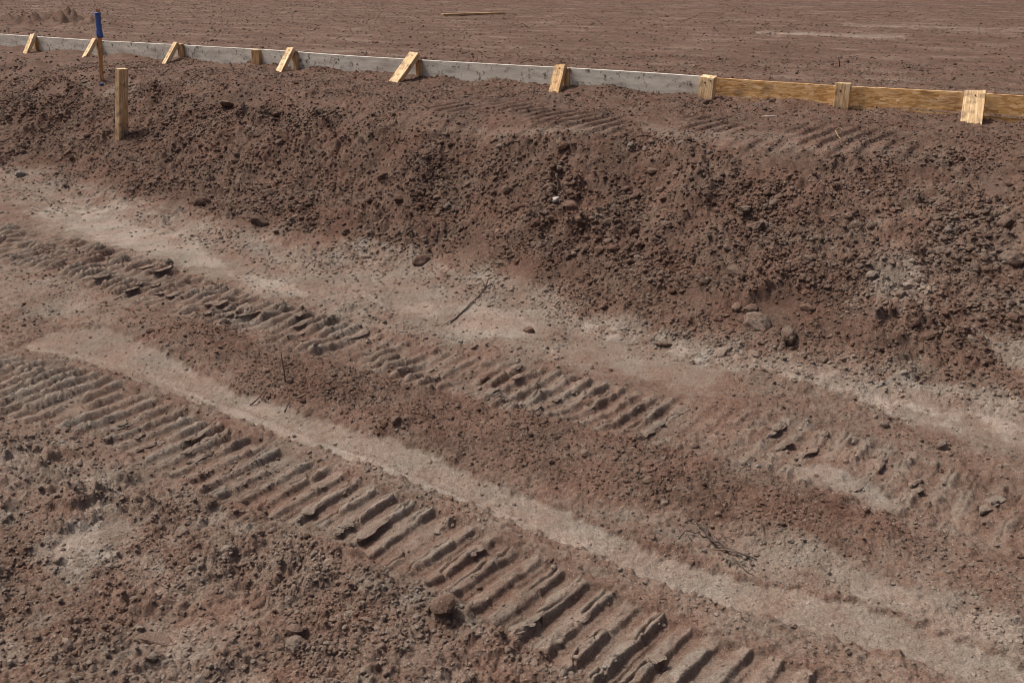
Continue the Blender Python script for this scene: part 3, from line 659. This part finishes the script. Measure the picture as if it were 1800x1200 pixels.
for k in range(8):
    X_, Y_ = hit(1288+random.uniform(-13, 13), 985+random.uniform(-6, 8)); bm = bmesh.new(); a = random.uniform(0, 6.28); L_ = random.uniform(.012, .025)
    dx_, dy_ = math.cos(a), math.sin(a); v_ = [bm.verts.new(p_) for p_ in ((0, 0, 0), (dx_*L_*.5-dy_*.003, dy_*L_*.5+dx_*.003, .007), (dx_*L_, dy_*L_, .012), (dx_*L_*.5+dy_*.003, dy_*L_*.5-dx_*.003, .006))]
    bm.faces.new(v_); o = obj('leaf', bm, M['leaf'], br); o.location = Vector((X_, Y_, gz(X_, Y_)+.004))-br.location; o.modifiers.new('t', 'SOLIDIFY').thickness = .0008
# ------------------------------------------------------------------ slabs broken from the track bars
bm = bmesh.new(); rs = random.Random(21)
def slab(u, v, L, W, H, lift, tilt, yaw):
    x_, y_ = u*UX+v*VX, u*UY+v*VY; z_ = gz(x_, y_); n_ = 5
    X_, Y_ = Vector((UX, UY, 0)), Vector((VX, VY, 0)); c0, s0 = math.cos(yaw), math.sin(yaw); X2, Y2 = X_*c0+Y_*s0, Y_*c0-X_*s0
    rows = []; n_ = 8; wa = wb = 0
    for k in range(n_+1):
        f = k/n_-.5; en = 1-max(0, abs(f)-.32)*4.2; wa = .5*wa+rs.uniform(-.16, .16); wb = .5*wb+rs.uniform(-.16, .16)
        w0 = W*(.5+wa)*en; w1 = W*(.5+wb)*en; hh = H*(1+rs.uniform(-.35, .25)); pr = []; kf = f+rs.uniform(-.02, .02); bw = math.sin(f*5+u)*W*.12
        for a, b in ((-w0, -.5), (-w0*.95, .55+rs.uniform(-.2, .2)), (-w0*.35, .95+rs.uniform(-.15, .1)), (w1*.35, .9+rs.uniform(-.15, .15)), (w1, .45+rs.uniform(-.2, .2)), (w1*.75, -.3)):
            pr.append(bm.verts.new(Vector((x_, y_, z_+lift))+Y2*(kf*L)+X2*(a+bw+rs.uniform(-.001, .001))+Vector((0, 0, b*hh+a*math.sin(tilt)))))
        rows.append(pr)
    for k in range(n_):
        for q_ in range(6): bm.faces.new((rows[k][q_], rows[k][(q_+1) % 6], rows[k+1][(q_+1) % 6], rows[k+1][q_]))
    bm.faces.new(rows[0][::-1]); bm.faces.new(rows[-1])
for (hi_, lo_, pitch, u0, u1, n_, off) in ((N_HI, N_LO, .071, -2.9, 1.5, 80, 0), (F_HI, F_LO, .066, -4.3, 1.6, 110, -.03)):
    for _ in range(n_):
        i_ = rs.randint(int(u0/pitch), int(u1/pitch)); u_ = (i_+.5)*pitch+off+rs.uniform(-.008, .008)
        a_, b_ = np.interp(u_, lo_[:, 0], lo_[:, 1]), np.interp(u_, hi_[:, 0], hi_[:, 1])
        slab(u_, a_+(b_-a_)*rs.uniform(.12, .88), rs.choice((.04, .06, .09, .13)), rs.uniform(.024, .040), rs.uniform(.008, .012), rs.uniform(-.010, -.003), rs.uniform(.0, .35), rs.gauss(0, .12))
bmesh.ops.recalc_face_normals(bm, faces=bm.faces)
sl = obj('broken_track_slabs', bm, M['soil']); sl['kind'] = 'stuff'; sl['label'] = 'broken slabs of packed soil lifted along the track prints'; sl['category'] = 'soil slabs'
at = sl.data.attributes.new('dry', 'FLOAT', 'POINT'); at.data.foreach_set('value', np.full(len(sl.data.vertices), .60, np.float32))
# ------------------------------------------------------------------ large clods one can point at
CL = [(352, 360, 27, .12, 'angular brown clod on pale dirt at the foot of the bank, left part'),
 (456, 395, 27, .05, 'dark wedge-shaped clod at the foot of the bank, right of the angular one'),
 (740, 458, 27, .15, 'round clod alone on the pale dirt in front of the bank'),
 (607, 411, 16, .05, 'small dark clod at the bank foot, right of the wedge-shaped clod'),
 (404, 362, 15, .2, 'small clod between the angular clod and the wedge-shaped clod'),
 (1385, 601, 33, .2, 'round clod with a dark underside below the right part of the bank'),
 (1334, 578, 42, .35, 'large knobbly clod just left above the round clod'),
 (1270, 622, 34, .5, 'pale flat-topped clod at the left of the clod cluster on the right'),
 (1325, 626, 27, .4, 'pale clod between the flat-topped clod and the round one'),
 (1330, 400, 30, .25, 'egg-shaped clod high on the right part of the bank'),
 (1308, 376, 32, .4, 'pale flat slab of soil just above the egg-shaped clod'),
 (1767, 398, 32, .12, 'large dark clod near the right edge of the bank'),
 (1783, 456, 30, .3, 'broad pale clod at the right edge under the large dark clod'),
 (1420, 542, 22, .15, 'small round clod above right of the clod cluster'),
 (1294, 541, 22, .25, 'small round clod above the knobbly clod'),
 (1318, 545, 20, .25, 'smaller round clod touching its twin above the knobbly clod'),
 (1440, 622, 22, .2, 'small clod on crumbs right of the round dark-bottomed clod'),
 (1585, 508+20, 20, .4, 'pale small clod on the lower right of the bank'),
 (1290, 488, 36, .15, 'tilted clod over a dark hollow in the right of the bank'),
 (400, 187, 26, .35, 'flat pale chunk near the crest right of the pine stake'),
 (905, 757, 18, .2, 'small clod on the dark crumbly ridge between the tracks'),
 (697, 761, 16, .2, 'small clod where the crumbly ridge meets the pale strip'),
 (1190, 873, 18, .3, 'small roundish clod low on the crumbly ridge'),
 (272, 1138, 52, .35, 'largest flat chunk lying in the rough soil at the bottom left'),
 (458, 1078, 30, .12, 'angular dark clod in the rough soil at the lower left'),
 (410, 1128, 30, .35, 'upright pale chunk right of the largest flat chunk'),
 (455, 950, 18, .3, 'small clod in the rough soil beside the near track'),
 (850, 662, 20, .1, 'reddish clod at the upper edge of the far track print'),
 (930, 583, 18, .12, 'small dark clod on pale dirt right of the dark stick'),
 (1035, 705, 26, .1, 'brown clod lying on the far track print'),
 (1170, 600, 30, .2, 'flat clod on the pale dirt right of the small dark clods'),
 (905, 368, 26, .1, 'brown clod in the middle of the bank, left of the whitish scrap'),
 (1005, 378, 34, .08, 'dark broken clod right of the whitish scrap')]
for k, (px_, py_, sz, dr, lab) in enumerate(CL):
    X_, Y_ = hit(px_, py_); dist = math.sqrt(X_*X_+Y_*Y_+1); D_ = sz/F*dist*1.12
    m_ = lump('dirt_clod', 4, 300+k, .85, .5); m_.materials.append(M['clod']); o = bpy.data.objects.new('dirt_clod', m_); C.objects.link(o)
    flat = .45 if 'flat' in lab else .95
    o.location = (X_, Y_, gz(X_, Y_)+D_*.04*flat); o.scale = (D_, D_*.85, D_*flat); o.rotation_euler = (random.uniform(-.3, .3), random.uniform(-.3, .3), random.uniform(0, 6.28))
    o['dry'] = dr+.12; tag(o, lab, 'dirt clod', 'large clods of soil')
X_, Y_ = hit(37, 313); m_ = lump('stone', 3, 77, .6, .7); m_.materials.append(M['rock']); o = bpy.data.objects.new('stone', m_); C.objects.link(o); o.location = (X_, Y_, gz(X_, Y_)+.015); o.scale = (.085, .06, .06); o.rotation_euler = (0, .2, .4)
tag(o, 'grey sharp-edged stone on the pale dirt near the left edge', 'stone')
